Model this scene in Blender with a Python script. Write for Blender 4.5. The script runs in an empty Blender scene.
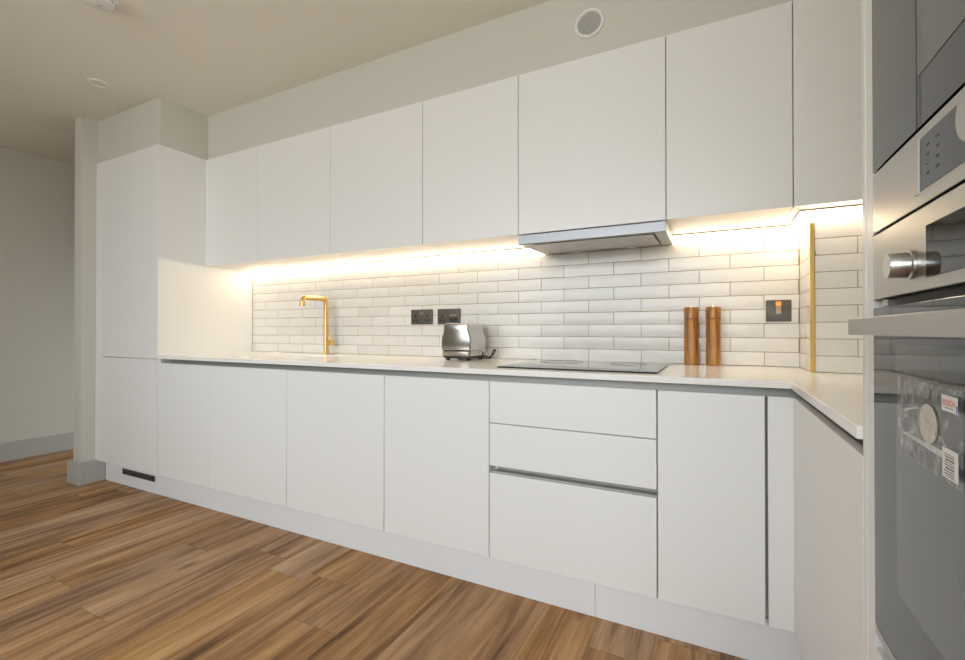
import bpy, bmesh, math, random
from mathutils import Vector, Matrix, noise
random.seed(7)
S = bpy.context.scene
COL = S.collection
PI = math.pi

# ------------------------------------------------------------------ materials
def new_mat(name):
    m = bpy.data.materials.new(name); m.use_nodes = True
    nt = m.node_tree
    return m, nt, nt.nodes['Principled BSDF']

def N(nt, kind, **kw):
    n = nt.nodes.new(kind)
    for k, v in kw.items():
        if k.startswith('i_'):
            key = k[2:]
            n.inputs[int(key) if key.isdigit() else key].default_value = v
        else:
            setattr(n, k, v)
    return n

def plain(name, col, rough=.5, metal=0., spec=.5, bump=0., bscale=200., var=0., coat=0.):
    m, nt, b = new_mat(name)
    b.inputs['Base Color'].default_value = (*col, 1)
    b.inputs['Roughness'].default_value = rough
    b.inputs['Metallic'].default_value = metal
    b.inputs['Specular IOR Level'].default_value = spec
    b.inputs['Coat Weight'].default_value = coat
    tc = N(nt, 'ShaderNodeTexCoord')
    nz = N(nt, 'ShaderNodeTexNoise'); nz.inputs['Scale'].default_value = bscale; nz.inputs['Detail'].default_value = 3
    nt.links.new(tc.outputs['Object'], nz.inputs['Vector'])
    if bump:
        bp = N(nt, 'ShaderNodeBump'); bp.inputs['Strength'].default_value = bump; bp.inputs['Distance'].default_value = .001
        nt.links.new(nz.outputs['Fac'], bp.inputs['Height']); nt.links.new(bp.outputs['Normal'], b.inputs['Normal'])
    if var:
        mx = N(nt, 'ShaderNodeMix', data_type='RGBA')
        mx.inputs[6].default_value = (*[c * (1 - var) for c in col], 1); mx.inputs[7].default_value = (*[min(1, c * (1 + var)) for c in col], 1)
        nt.links.new(nz.outputs['Fac'], mx.inputs[0]); nt.links.new(mx.outputs[2], b.inputs['Base Color'])
    return m

def brushed(name, col, rough, axis_scale, bump=.15):
    """metal with fine stretched brush lines"""
    m, nt, b = new_mat(name)
    b.inputs['Metallic'].default_value = 1.; b.inputs['Base Color'].default_value = (*col, 1)
    tc = N(nt, 'ShaderNodeTexCoord'); mp = N(nt, 'ShaderNodeMapping'); mp.inputs['Scale'].default_value = axis_scale
    nz = N(nt, 'ShaderNodeTexNoise'); nz.inputs['Scale'].default_value = 1.; nz.inputs['Detail'].default_value = 4
    nt.links.new(tc.outputs['Object'], mp.inputs['Vector']); nt.links.new(mp.outputs['Vector'], nz.inputs['Vector'])
    mr = N(nt, 'ShaderNodeMapRange'); mr.inputs['To Min'].default_value = rough * .8; mr.inputs['To Max'].default_value = rough * 1.25
    nt.links.new(nz.outputs['Fac'], mr.inputs['Value']); nt.links.new(mr.outputs['Result'], b.inputs['Roughness'])
    bp = N(nt, 'ShaderNodeBump'); bp.inputs['Strength'].default_value = bump; bp.inputs['Distance'].default_value = .0004
    nt.links.new(nz.outputs['Fac'], bp.inputs['Height']); nt.links.new(bp.outputs['Normal'], b.inputs['Normal'])
    return m

def emit(name, col, strength):
    m, nt, b = new_mat(name)
    b.inputs['Base Color'].default_value = (*col, 1)
    b.inputs['Emission Color'].default_value = (*col, 1); b.inputs['Emission Strength'].default_value = strength
    return m

def wood_grain(name, c0, c1, c2, rough=.4):
    m, nt, b = new_mat(name)
    tc = N(nt, 'ShaderNodeTexCoord'); mp = N(nt, 'ShaderNodeMapping'); mp.inputs['Scale'].default_value = (70, 70, 4)
    oi = N(nt, 'ShaderNodeObjectInfo'); ad = N(nt, 'ShaderNodeVectorMath', operation='ADD')
    nt.links.new(tc.outputs['Object'], mp.inputs['Vector'])
    nt.links.new(mp.outputs['Vector'], ad.inputs[0]); nt.links.new(oi.outputs['Location'], ad.inputs[1])
    nz = N(nt, 'ShaderNodeTexNoise'); nz.inputs['Scale'].default_value = 1.; nz.inputs['Detail'].default_value = 5; nz.inputs['Distortion'].default_value = .6
    nt.links.new(ad.outputs[0], nz.inputs['Vector'])
    cr = N(nt, 'ShaderNodeValToRGB'); e = cr.color_ramp.elements
    e[0].position = .3; e[0].color = (*c0, 1); e[1].position = .72; e[1].color = (*c2, 1)
    k = e.new(.5); k.color = (*c1, 1)
    nt.links.new(nz.outputs['Fac'], cr.inputs['Fac']); nt.links.new(cr.outputs['Color'], b.inputs['Base Color'])
    b.inputs['Roughness'].default_value = rough
    return m

def floor_mat():
    m, nt, b = new_mat('oak planks')
    L = nt.links.new
    tc = N(nt, 'ShaderNodeTexCoord'); sp = N(nt, 'ShaderNodeSeparateXYZ'); L(tc.outputs['Object'], sp.inputs[0])
    def M(op, a, c=None):
        n = N(nt, 'ShaderNodeMath', operation=op)
        for i, v in enumerate((a, c)):
            if v is None: continue
            if isinstance(v, (int, float)): n.inputs[i].default_value = v
            else: L(v, n.inputs[i])
        return n.outputs[0]
    PW, PL = .188, 1.22
    px = M('DIVIDE', M('ADD', sp.outputs['X'], 1.867), PW); ix = M('FLOOR', px); fx = M('FRACT', px)
    wn = N(nt, 'ShaderNodeTexWhiteNoise', noise_dimensions='1D'); L(M('ADD', ix, 31.7), wn.inputs['W'])
    py = M('ADD', M('DIVIDE', M('ADD', sp.outputs['Y'], .5), PL), M('MULTIPLY', wn.outputs['Value'], 3.0)); iy = M('FLOOR', py); fy = M('FRACT', py)
    cid = N(nt, 'ShaderNodeCombineXYZ'); L(ix, cid.inputs[0]); L(iy, cid.inputs[1])
    w2 = N(nt, 'ShaderNodeTexWhiteNoise', noise_dimensions='3D'); L(cid.outputs[0], w2.inputs['Vector'])
    rnd = w2.outputs['Value']
    def grain(sx, sy, detail, dist, k):
        c = N(nt, 'ShaderNodeCombineXYZ'); L(M('MULTIPLY', sp.outputs['X'], sx), c.inputs[0]); L(M('MULTIPLY', sp.outputs['Y'], sy), c.inputs[1]); L(M('MULTIPLY', rnd, k), c.inputs[2])
        n = N(nt, 'ShaderNodeTexNoise'); n.inputs['Scale'].default_value = 1.; n.inputs['Detail'].default_value = detail; n.inputs['Distortion'].default_value = dist; n.inputs['Roughness'].default_value = .6
        L(c.outputs[0], n.inputs['Vector']); return n.outputs['Fac']
    g1 = grain(20, 1.4, 8, .8, 57.); g2 = grain(150, 4.5, 5, .2, 91.); g3 = grain(8, .9, 4, 1.1, 23.)
    f = M('ADD', M('MULTIPLY', g1, .6), M('MULTIPLY', g3, .4))
    cr = N(nt, 'ShaderNodeValToRGB'); e = cr.color_ramp.elements
    cols = [(.33, (.11, .055, .027)), (.43, (.27, .148, .074)), (.51, (.41, .242, .128)), (.60, (.53, .335, .190)), (.70, (.63, .435, .27))]
    e[0].position = cols[0][0]; e[0].color = (*cols[0][1], 1); e[1].position = cols[-1][0]; e[1].color = (*cols[-1][1], 1)
    for p_, c_ in cols[1:-1]:
        k = e.new(p_); k.color = (*c_, 1)
    shift = M('ADD', f, M('MULTIPLY', M('SUBTRACT', rnd, .5), .09))
    L(shift, cr.inputs['Fac'])
    # greyer planks / streaks
    hs = N(nt, 'ShaderNodeHueSaturation'); L(cr.outputs['Color'], hs.inputs['Color'])
    sep = N(nt, 'ShaderNodeSeparateColor'); L(w2.outputs['Color'], sep.inputs[0])
    L(M('ADD', .98, M('MULTIPLY', sep.outputs[1], .24)), hs.inputs['Saturation'])
    fine = N(nt, 'ShaderNodeMapRange'); fine.inputs['From Min'].default_value = .3; fine.inputs['From Max'].default_value = .7
    fine.inputs['To Min'].default_value = .84; fine.inputs['To Max'].default_value = 1.13
    L(g2, fine.inputs['Value'])
    mul = N(nt, 'ShaderNodeMix', data_type='RGBA', blend_type='MULTIPLY'); mul.inputs[0].default_value = 1.
    cc = N(nt, 'ShaderNodeCombineColor'); [L(fine.outputs['Result'], cc.inputs[i]) for i in range(3)]
    L(hs.outputs['Color'], mul.inputs[6]); L(cc.outputs[0], mul.inputs[7])
    # knots
    kc = N(nt, 'ShaderNodeCombineXYZ'); L(M('MULTIPLY', sp.outputs['X'], 4.2), kc.inputs[0]); L(M('MULTIPLY', sp.outputs['Y'], 1.5), kc.inputs[1])
    vo = N(nt, 'ShaderNodeTexVoronoi'); vo.inputs['Scale'].default_value = 1.; L(kc.outputs[0], vo.inputs['Vector'])
    kn = N(nt, 'ShaderNodeMapRange'); kn.inputs['From Min'].default_value = .02; kn.inputs['From Max'].default_value = .10; kn.inputs['To Min'].default_value = .35; kn.inputs['To Max'].default_value = 1.
    L(vo.outputs['Distance'], kn.inputs['Value'])
    # seams
    ex = M('MULTIPLY', M('MINIMUM', fx, M('SUBTRACT', 1., fx)), PW); ey = M('MULTIPLY', M('MINIMUM', fy, M('SUBTRACT', 1., fy)), PL)
    ed = N(nt, 'ShaderNodeMapRange'); ed.inputs['From Min'].default_value = .0004; ed.inputs['From Max'].default_value = .0016; ed.inputs['To Min'].default_value = .5; ed.inputs['To Max'].default_value = 1.
    L(M('MINIMUM', ex, ey), ed.inputs['Value'])
    k2 = M('MULTIPLY', kn.outputs['Result'], ed.outputs['Result'])
    cc2 = N(nt, 'ShaderNodeCombineColor'); [L(k2, cc2.inputs[i]) for i in range(3)]
    mul2 = N(nt, 'ShaderNodeMix', data_type='RGBA', blend_type='MULTIPLY'); mul2.inputs[0].default_value = 1.
    L(mul.outputs[2], mul2.inputs[6]); L(cc2.outputs[0], mul2.inputs[7])
    L(mul2.outputs[2], b.inputs['Base Color'])
    b.inputs['Roughness'].default_value = .5; b.inputs['Specular IOR Level'].default_value = .35
    bp = N(nt, 'ShaderNodeBump'); bp.inputs['Strength'].default_value = .25; bp.inputs['Distance'].default_value = .001
    L(M('ADD', M('MULTIPLY', g2, .5), ed.outputs['Result']), bp.inputs['Height']); L(bp.outputs['Normal'], b.inputs['Normal'])
    return m

def tile_mat():
    m, nt, b = new_mat('handmade glazed tile')
    L = nt.links.new
    tc = N(nt, 'ShaderNodeTexCoord')
    at = N(nt, 'ShaderNodeAttribute', attribute_name='tile_tone')
    cr = N(nt, 'ShaderNodeValToRGB'); e = cr.color_ramp.elements
    e[0].color = (.70, .675, .63, 1); e[1].color = (.84, .82, .78, 1)
    nz = N(nt, 'ShaderNodeTexNoise'); nz.inputs['Scale'].default_value = 14.; nz.inputs['Detail'].default_value = 4
    L(tc.outputs['Object'], nz.inputs['Vector'])
    mt = N(nt, 'ShaderNodeMath', operation='MULTIPLY_ADD'); mt.inputs[1].default_value = .5; L(nz.outputs['Fac'], mt.inputs[0])
    m2 = N(nt, 'ShaderNodeMath', operation='MULTIPLY'); m2.inputs[1].default_value = .5; L(at.outputs['Fac'], m2.inputs[0]); L(m2.outputs[0], mt.inputs[2])
    L(mt.outputs[0], cr.inputs['Fac']); L(cr.outputs['Color'], b.inputs['Base Color'])
    b.inputs['Roughness'].default_value = .25
    mp = N(nt, 'ShaderNodeMapping'); mp.inputs['Scale'].default_value = (22, 22, 55); L(tc.outputs['Object'], mp.inputs['Vector'])
    n2 = N(nt, 'ShaderNodeTexNoise'); n2.inputs['Scale'].default_value = 1.; n2.inputs['Detail'].default_value = 2; L(mp.outputs[0], n2.inputs['Vector'])
    bp = N(nt, 'ShaderNodeBump'); bp.inputs['Strength'].default_value = .3; bp.inputs['Distance'].default_value = .003
    L(n2.outputs['Fac'], bp.inputs['Height']); L(bp.outputs['Normal'], b.inputs['Normal'])
    return m

def film_mat():
    m, nt, b = new_mat('clear plastic film')
    L = nt.links.new
    tr = N(nt, 'ShaderNodeBsdfTransparent'); tr.inputs[0].default_value = (.93, .93, .93, 1)
    b.inputs['Base Color'].default_value = (.75, .76, .77, 1); b.inputs['Roughness'].default_value = .18
    mx = N(nt, 'ShaderNodeMixShader')
    tc = N(nt, 'ShaderNodeTexCoord'); nz = N(nt, 'ShaderNodeTexNoise'); nz.inputs['Scale'].default_value = 38.; nz.inputs['Detail'].default_value = 4; nz.inputs['Distortion'].default_value = 1.5
    L(tc.outputs['Object'], nz.inputs['Vector'])
    mr = N(nt, 'ShaderNodeMapRange'); mr.inputs['From Min'].default_value = .45; mr.inputs['From Max'].default_value = .75; mr.inputs['To Min'].default_value = .12; mr.inputs['To Max'].default_value = .6
    L(nz.outputs['Fac'], mr.inputs['Value']); L(mr.outputs['Result'], mx.inputs[0])
    bp = N(nt, 'ShaderNodeBump'); bp.inputs['Strength'].default_value = .6; bp.inputs['Distance'].default_value = .004
    L(nz.outputs['Fac'], bp.inputs['Height']); L(bp.outputs['Normal'], b.inputs['Normal'])
    L(tr.outputs[0], mx.inputs[1]); L(b.outputs[0], mx.inputs[2])
    L(mx.outputs[0], nt.nodes['Material Output'].inputs['Surface'])
    return m

def pane_mat():
    m, nt, b = new_mat('window glass')
    L = nt.links.new
    tr = N(nt, 'ShaderNodeBsdfTransparent'); gl = N(nt, 'ShaderNodeBsdfGlossy'); gl.inputs['Roughness'].default_value = .01
    fr = N(nt, 'ShaderNodeFresnel'); mx = N(nt, 'ShaderNodeMixShader')
    L(fr.outputs[0], mx.inputs[0]); L(tr.outputs[0], mx.inputs[1]); L(gl.outputs[0], mx.inputs[2])
    L(mx.outputs[0], nt.nodes['Material Output'].inputs['Surface'])
    return m

CAB = plain('white satin laminate', (.81, .81, .795), .34, bump=.02, bscale=900, var=.004)
PLIN = plain('cool white plinth laminate', (.785, .79, .80), .42, bump=.02, bscale=900)
CARC = plain('white melamine', (.80, .79, .76), .45, bump=.02, bscale=600)
WALLP = plain('warm white wall paint', (.61, .60, .54), .7, bump=.06, bscale=350, var=.01)
CEILP = plain('warm ceiling paint', (.83, .815, .74), .8, bump=.05, bscale=300, var=.01)
SKIRT = plain('grey skirting paint', (.47, .47, .44), .4, bump=.03, bscale=300)
QUARTZ = plain('white quartz', (.89, .87, .845), .18, var=.01)
CHAN = plain('anodised aluminium', (.40, .395, .365), .45, .35, bump=.03, bscale=300)
STEEL = brushed('brushed steel', (.60, .595, .58), .24, (4, 4, 500), .12)
STEELH = brushed('brushed steel oven front', (.42, .40, .365), .30, (300, 6, 700), .1)
STEELF = brushed('satin steel rail', (.33, .335, .35), .45, (4, 400, 400), .03)
STEELU = brushed('satin steel underside', (.58, .56, .53), .40, (4, 400, 400), .03)
CHROME = plain('polished steel', (.68, .67, .65), .12, 1., bump=.02, bscale=60)
BRASS = plain('brushed brass', (.76, .50, .20), .36, 1., var=.02)
GOLDT = plain('gold edge profile', (.80, .56, .20), .30, 1., bump=.03, bscale=300, var=.03)
BGLASS = plain('black glass', (.012, .013, .013), .03, spec=.5, bump=.0, var=.05)
WGLASS = plain('oven window glass', (.085, .092, .086), .05, spec=.55, bump=.02, bscale=7)
HOBG = plain('hob glass', (.015, .015, .015), .06, spec=.5, var=.05)
RING = plain('hob print', (.020, .020, .020), .07, var=.05)
DARK = plain('dark cavity', (.02, .02, .02), .6, var=.1)
BRONZE = plain('dark bronze metal plate', (.105, .095, .083), .45, .4, bump=.04, bscale=500, var=.04)
BLACKP = plain('black plastic', (.018, .018, .018), .4, bump=.03, bscale=300)
WHITEP = plain('white plastic', (.80, .80, .78), .4, bump=.02, bscale=300)
GRILLE = plain('grey vent mesh', (.12, .12, .125), .5, .3, bump=.05, bscale=400)
PAPER = plain('white paper', (.86, .86, .84), .6, var=.02)
CREAM = plain('cream card', (.80, .75, .66), .6, bscale=60, var=.10)
REDINK = plain('red ink', (.70, .03, .02), .5, var=.02)
GREYINK = plain('grey ink', (.22, .22, .22), .5, var=.02)
BLUEINK = plain('blue ink', (.04, .12, .5), .5, var=.02)
MARK = plain('faint panel print', (.035, .035, .035), .5, var=.02)
NEON = emit('orange neon', (1., .16, .02), 2.2)
TILE = tile_mat(); FLOORM = floor_mat(); FILM = film_mat(); PANE = pane_mat()
GROUT = plain('tan grout', (.36, .25, .13), .85, bump=.2, bscale=500, var=.12)
WOODA = wood_grain('acacia wood', (.15, .05, .012), (.42, .18, .042), (.66, .35, .09), .34)
LEDM = emit('led diffuser', (1., .82, .58), 12.5)
LAMPG = plain('frosted lamp glass', (.80, .78, .72), .3, var=.02)
RUB = plain('rubber', (.02, .02, .02), .7, var=.05)

# ------------------------------------------------------------------ mesh helpers
def BM(): return bmesh.new()

def box(bm, x0, x1, y0, y1, z0, z1):
    r = bmesh.ops.create_cube(bm, size=1.)
    for v in r['verts']:
        v.co = Vector(((x0 + x1) / 2 + v.co.x * (x1 - x0), (y0 + y1) / 2 + v.co.y * (y1 - y0), (z0 + z1) / 2 + v.co.z * (z1 - z0)))
    return r['verts']

def prism(bm, pts, axis, a, b):
    """extrude a closed 2-D outline along axis; pts in the two other axes in order"""
    def mk(p, t):
        if axis == 'x': return (t, p[0], p[1])
        if axis == 'y': return (p[0], t, p[1])
        return (p[0], p[1], t)
    va = [bm.verts.new(mk(p, a)) for p in pts]; vb = [bm.verts.new(mk(p, b)) for p in pts]
    bm.faces.new(va); bm.faces.new(vb[::-1])
    n = len(pts)
    for i in range(n):
        bm.faces.new((va[i], vb[i], vb[(i + 1) % n], va[(i + 1) % n]))

def lathe(bm, prof, center, axis='z', seg=40, close=True):
    """prof: list of (radius, height) along axis from center"""
    rings = []
    for r, h in prof:
        ring = []
        for i in range(seg):
            a = 2 * PI * i / seg; c, s = r * math.cos(a), r * math.sin(a)
            p = {'z': (c, s, h), 'y': (c, h, s), 'x': (h, c, s)}[axis]
            ring.append(bm.verts.new(Vector(p) + Vector(center)))
        rings.append(ring)
    for k in range(len(rings) - 1):
        for i in range(seg):
            bm.faces.new((rings[k][i], rings[k][(i + 1) % seg], rings[k + 1][(i + 1) % seg], rings[k + 1][i]))
    if close:
        bm.faces.new(rings[0][::-1]); bm.faces.new(rings[-1])

def tube(bm, pts, rad, seg=16):
    pts = [Vector(p) for p in pts]
    rads = rad if isinstance(rad, (list, tuple)) else [rad] * len(pts)
    t0 = (pts[1] - pts[0]).normalized(); up = Vector((0, 0, 1)) if abs(t0.z) < .9 else Vector((1, 0, 0))
    nrm = (up - t0 * up.dot(t0)).normalized(); rings = []
    for i, p in enumerate(pts):
        t = (pts[min(i + 1, len(pts) - 1)] - pts[max(i - 1, 0)]).normalized()
        nrm = (nrm - t * nrm.dot(t)).normalized(); bn = t.cross(nrm)
        rings.append([bm.verts.new(p + (nrm * math.cos(2 * PI * k / seg) + bn * math.sin(2 * PI * k / seg)) * rads[i]) for k in range(seg)])
    for a, b in zip(rings, rings[1:]):
        for k in range(seg):
            bm.faces.new((a[k], a[(k + 1) % seg], b[(k + 1) % seg], b[k]))
    bm.faces.new(rings[0][::-1]); bm.faces.new(rings[-1])

def rrect(x0, x1, y0, y1, r, n=5):
    out = []
    for cx, cy, a0 in ((x1 - r, y1 - r, 0), (x0 + r, y1 - r, PI / 2), (x0 + r, y0 + r, PI), (x1 - r, y0 + r, 1.5 * PI)):
        for i in range(n + 1):
            a = a0 + PI / 2 * i / n
            out.append((cx + r * math.cos(a), cy + r * math.sin(a)))
    return out

def loft(bm, rings, cap0=True, cap1=True):
    R = [[bm.verts.new(p) for p in ring] for ring in rings]; n = len(R[0])
    for a, b in zip(R, R[1:]):
        for i in range(n):
            bm.faces.new((a[i], a[(i + 1) % n], b[(i + 1) % n], b[i]))
    if cap0: bm.faces.new(R[0][::-1])
    if cap1: bm.faces.new(R[-1])

ORG = {}
def obj(name, bm, mat, parent=None, bevel=0., seg=2, smooth=True):
    bmesh.ops.recalc_face_normals(bm, faces=bm.faces[:])
    if bevel:
        ed = [e for e in bm.edges if len(e.link_faces) == 2 and e.calc_face_angle(0) > .6]
        bmesh.ops.bevel(bm, geom=ed, offset=bevel, segments=seg, affect='EDGES', profile=.5, clamp_overlap=True)
    org = ORG.get(parent.name, Vector()) if parent else Vector()
    if parent: bmesh.ops.translate(bm, verts=bm.verts[:], vec=-org)
    me = bpy.data.meshes.new(name); bm.to_mesh(me); bm.free()
    if smooth:
        for p in me.polygons: p.use_smooth = True
        me.set_sharp_from_angle(angle=math.radians(20 if bevel else 32))
    me.materials.append(mat)
    o = bpy.data.objects.new(name, me); COL.objects.link(o)
    if parent:
        o.parent = parent; ORG[o.name] = org
    return o

def tag(o, label, cat, group=None):
    o['label'] = label; o['category'] = cat
    if group: o['group'] = group
    return o

def thing(name, label, cat, loc, group=None):
    o = bpy.data.objects.new(name, None); COL.objects.link(o); o.location = loc; o.empty_display_size = .05
    ORG[o.name] = Vector(loc)
    return tag(o, label, cat, group)

def struct(name, bm, mat, bevel=0.):
    o = obj(name, bm, mat, None, bevel); o['kind'] = 'structure'; return o

def bx(name, mat, parent, x0, x1, y0, y1, z0, z1, bevel=.0012):
    bm = BM(); box(bm, x0, x1, y0, y1, z0, z1); return obj(name, bm, mat, parent, bevel)

def text_bm(txt, size, place):
    """flat lettering; place maps the text's own (x, y) to a world point"""
    c = bpy.data.curves.new('lettering', 'FONT'); c.body = txt; c.size = size; c.align_x = 'CENTER'; c.align_y = 'CENTER'; c.resolution_u = 3
    o = bpy.data.objects.new('lettering', c); COL.objects.link(o)
    dg = bpy.context.evaluated_depsgraph_get(); me = bpy.data.meshes.new_from_object(o.evaluated_get(dg))
    bm = BM(); bm.from_mesh(me)
    for v in bm.verts: v.co = Vector(place(v.co.x, v.co.y))
    bpy.data.objects.remove(o); bpy.data.curves.remove(c); bpy.data.meshes.remove(me)
    return bm

# ------------------------------------------------------------------ measured dimensions (metres)
WT = .8566; WB = .8364            # worktop top / underside
DT, DB = .811, .1403              # base door top / bottom
W = .6256; WALL = .634            # tile face, plaster
UY = .282; UB, UT = 1.4216, 2.119 # wall cabinet door face, bottom, top
ZC = 2.414
XR = .84; XL = -4.88
RX = .20                          # right-hand run face
YF = -3.7                         # wall behind the camera
BY = .386                         # tile face of the boxing

# ------------------------------------------------------------------ room shell
XF = 1.5                          # far right wall of the room behind the camera
YS = -1.385                       # where the kitchen's side wall ends
bm = BM(); box(bm, XL - .1, XF + .1, YF - .1, 1.8, -.1, 0); struct('floor', bm, FLOORM)
bm = BM(); box(bm, XL - .1, XF + .1, YF - .1, 1.8, ZC, ZC + .1); struct('ceiling', bm, CEILP)
bm = BM(); box(bm, -3.70, XR + .1, WALL, WALL + .1, 0, ZC); struct('wall_back', bm, WALLP)
bm = BM(); box(bm, XL - .1, XL, YF, 1.8, 0, ZC); struct('wall_left', bm, WALLP)
bm = BM(); box(bm, XR, XR + .1, YS, WALL, 0, ZC); box(bm, XR, XF, YS, YS + .1, 0, ZC); struct('wall_right', bm, WALLP)
bm = BM(); box(bm, -3.797, -3.70, -.078, 1.7, 0, ZC); struct('wall_partition', bm, WALLP, .002)
FRAME = plain('dark window frame', (.05, .05, .055), .4, bump=.02)
def glazed_wall(wall, window, a, b, wa, wb, z0, z1, nb, place):
    """wall from a to b with a framed opening wa..wb; place(s, d, z) -> world, d = depth outwards"""
    def bb(bm, s0, s1, d0, d1, q0, q1):
        p, q = place(s0, d0, q0), place(s1, d1, q1)
        box(bm, *[v for i in range(3) for v in (min(p[i], q[i]), max(p[i], q[i]))])
    bm = BM()
    bb(bm, a, wa, 0, .1, 0, ZC); bb(bm, wb, b, 0, .1, 0, ZC); bb(bm, wa, wb, 0, .1, z1, ZC)
    if z0 > .001: bb(bm, wa, wb, 0, .1, 0, z0)
    struct(wall, bm, WALLP)
    bm = BM(); fw = .05
    bb(bm, wa, wb, .02, .08, z0, z0 + fw); bb(bm, wa, wb, .02, .08, z1 - fw, z1)
    xs = [wa + (wb - wa - fw) * i / (nb - 1) for i in range(nb)]
    for x in xs: bb(bm, x, x + fw, .02, .08, z0 + fw, z1 - fw)
    w = struct(window, bm, FRAME)
    for x0, x1 in zip(xs, xs[1:]):
        bm = BM(); bb(bm, x0 + fw, x1, .047, .053, z0 + fw, z1 - fw); obj('pane', bm, PANE, w, 0, smooth=False)
WIN1 = (-3.1, 1.2, .95, 2.36); WIN2 = (-3.55, -1.5, .95, 2.36)
glazed_wall('wall_front', 'window_1', XL, XF, WIN1[0], WIN1[1], WIN1[2], WIN1[3], 5, lambda s_, d, z: (s_, YF - d, z))
glazed_wall('wall_side', 'window_2', YF, YS, WIN2[0], WIN2[1], WIN2[2], WIN2[3], 3, lambda s_, d, z: (XF + d, s_, z))
glazed_wall('wall_hall', 'added_hall_glazing', XL, -3.797, -4.80, -3.86, .05, 1.1, 2, lambda s_, d, z: (s_, 1.7 + d, z))  # unseen low glazing, added to brighten the left wall beyond the partition
# boxed-in ceiling drops above the cabinets
bm = BM(); box(bm, -2.972, XR, .301, WALL, UT + .003, ZC); struct('wall_bulkhead', bm, WALLP)
bm = BM(); box(bm, -3.70, -2.972, .012, WALL, 2.1245, ZC); struct('wall_bulkhead_tall', bm, WALLP)
# boxed-in corner the splashback steps around
bm = BM(); box(bm, .3085, XR, BY + .0085, WALL, WT + .0005, UB - .001); struct('wall_boxing', bm, GROUT)
# skirtings
bm = BM()
box(bm, -3.822, -3.664, -.102, -.078, 0, .145); box(bm, -3.70, -3.664, -.078, .0425, 0, .145); box(bm, -3.822, -3.797, -.078, 1.7, 0, .145)
struct('baseboard_partition', bm, SKIRT, .002)
bm = BM(); box(bm, XL, XL + .022, YF, 1.7, 0, .145); struct('baseboard_left', bm, SKIRT, .002)
bm = BM(); box(bm, XR, XF, YS - .02, YS, 0, .145); struct('baseboard_right', bm, SKIRT, .002)

# ------------------------------------------------------------------ tiled splashback (one mesh; tiles are its pattern)
ROWS = [WT + .001] + [.915 + .0585 * k for k in range(9)] + [UB - .001]
TL, GAP = .2405, .0026
def add_tile(bm, lay, u0, u1, z0, z1, place):
    """a slightly wavy hand-pressed tile; place(u, z, d) gives the world point at depth d behind the face"""
    nx = max(2, int((u1 - u0) / .03)); nz = 3
    seed = random.random() * 100; tone = random.random(); ti = (random.random() - .5) * .0011; tj = (random.random() - .5) * .0008
    g = {}
    for i in range(nx + 1):
        for j in range(nz + 1):
            u = u0 + (u1 - u0) * i / nx; z = z0 + (z1 - z0) * j / nz
            if j in (0, nz): z += noise.noise(Vector((u * 14, seed, j))) * .0011
            if i in (0, nx): u += noise.noise(Vector((z * 25, seed + 7, i))) * .0008
            edge = i in (0, nx) or j in (0, nz)
            d = .0014 if edge else 0.
            d += (i / nx - .5) * ti + (j / nz - .5) * tj + noise.noise(Vector((u * 11, z * 22, seed))) * .0005 + .0008
            v = bm.verts.new(place(u, z, d)); v[lay] = tone; g[i, j] = v
    for i in range(nx):
        for j in range(nz):
            bm.faces.new((g[i, j], g[i + 1, j], g[i + 1, j + 1], g[i, j + 1]))
    rim = [(i, 0) for i in range(nx)] + [(nx, j) for j in range(nz)] + [(i, nz) for i in range(nx, 0, -1)] + [(0, j) for j in range(nz, 0, -1)]
    low = []
    for i, j in rim:
        u = u0 + (u1 - u0) * i / nx; z = z0 + (z1 - z0) * j / nz
        v = bm.verts.new(place(u, z, .0075)); v[lay] = tone; low.append(v)
    n = len(rim)
    for k in range(n):
        a, b = g[rim[k]], g[rim[(k + 1) % n]]
        bm.faces.new((a, low[k], low[(k + 1) % n], b))

def tile_rows(bm, lay, a, b, offs, place):
    for k in range(len(ROWS) - 1):
        z0, z1 = ROWS[k] + GAP / 2, ROWS[k + 1] - GAP / 2
        s = offs[k % 2]; n0 = math.floor((a - s) / TL)
        x = s + n0 * TL
        while x < b:
            u0, u1 = max(x + GAP / 2, a), min(x + TL - GAP / 2, b)
            if u1 - u0 > .012: add_tile(bm, lay, u0, u1, z0, z1, place)
            x += TL
spl = thing('splashback', 'white glossy brick-shaped tiles with tan grout lining the wall above the worktop', 'splashback', (-1.2, WALL, WT))
bm = BM(); lay = bm.verts.layers.float.new('tile_tone')
tile_rows(bm, lay, -2.9683, .3004, (.181, .0585), lambda u, z, d: (u, W + d, z))
tile_rows(bm, lay, BY + .004, W + .0012, (W - .12, W - .001), lambda u, z, d: (.30 + d, u, z))
tile_rows(bm, lay, .3145, XR - .003, (.4345 + TL / 2 - .005, .433), lambda u, z, d: (u, BY + d, z))
obj('tiles', bm, TILE, spl)
bm = BM(); box(bm, -2.9683, .3075, W + .0028, WALL - .0003, WT + .0005, UB - .0005); box(bm, .3025, .3080, BY + .0085, W + .0026, WT + .0005, UB - .0012)
box(bm, .3135, XR - .001, BY + .0026, BY + .0082, WT + .0005, UB - .0012)
obj('grout', bm, GROUT, spl)
bm = BM(); prism(bm, [(.2985, BY - .0015), (.3128, BY - .0015), (.3128, BY + .007), (.3022, BY + .007), (.3022, BY + .0035), (.2985, BY + .0035)], 'z', WT + .0006, 1.402)
trim = obj('edge_trim', bm, GOLDT, None, .0008); tag(trim, 'vertical gold metal edge trim on the outer corner of the white tiles', 'trim')

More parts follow.
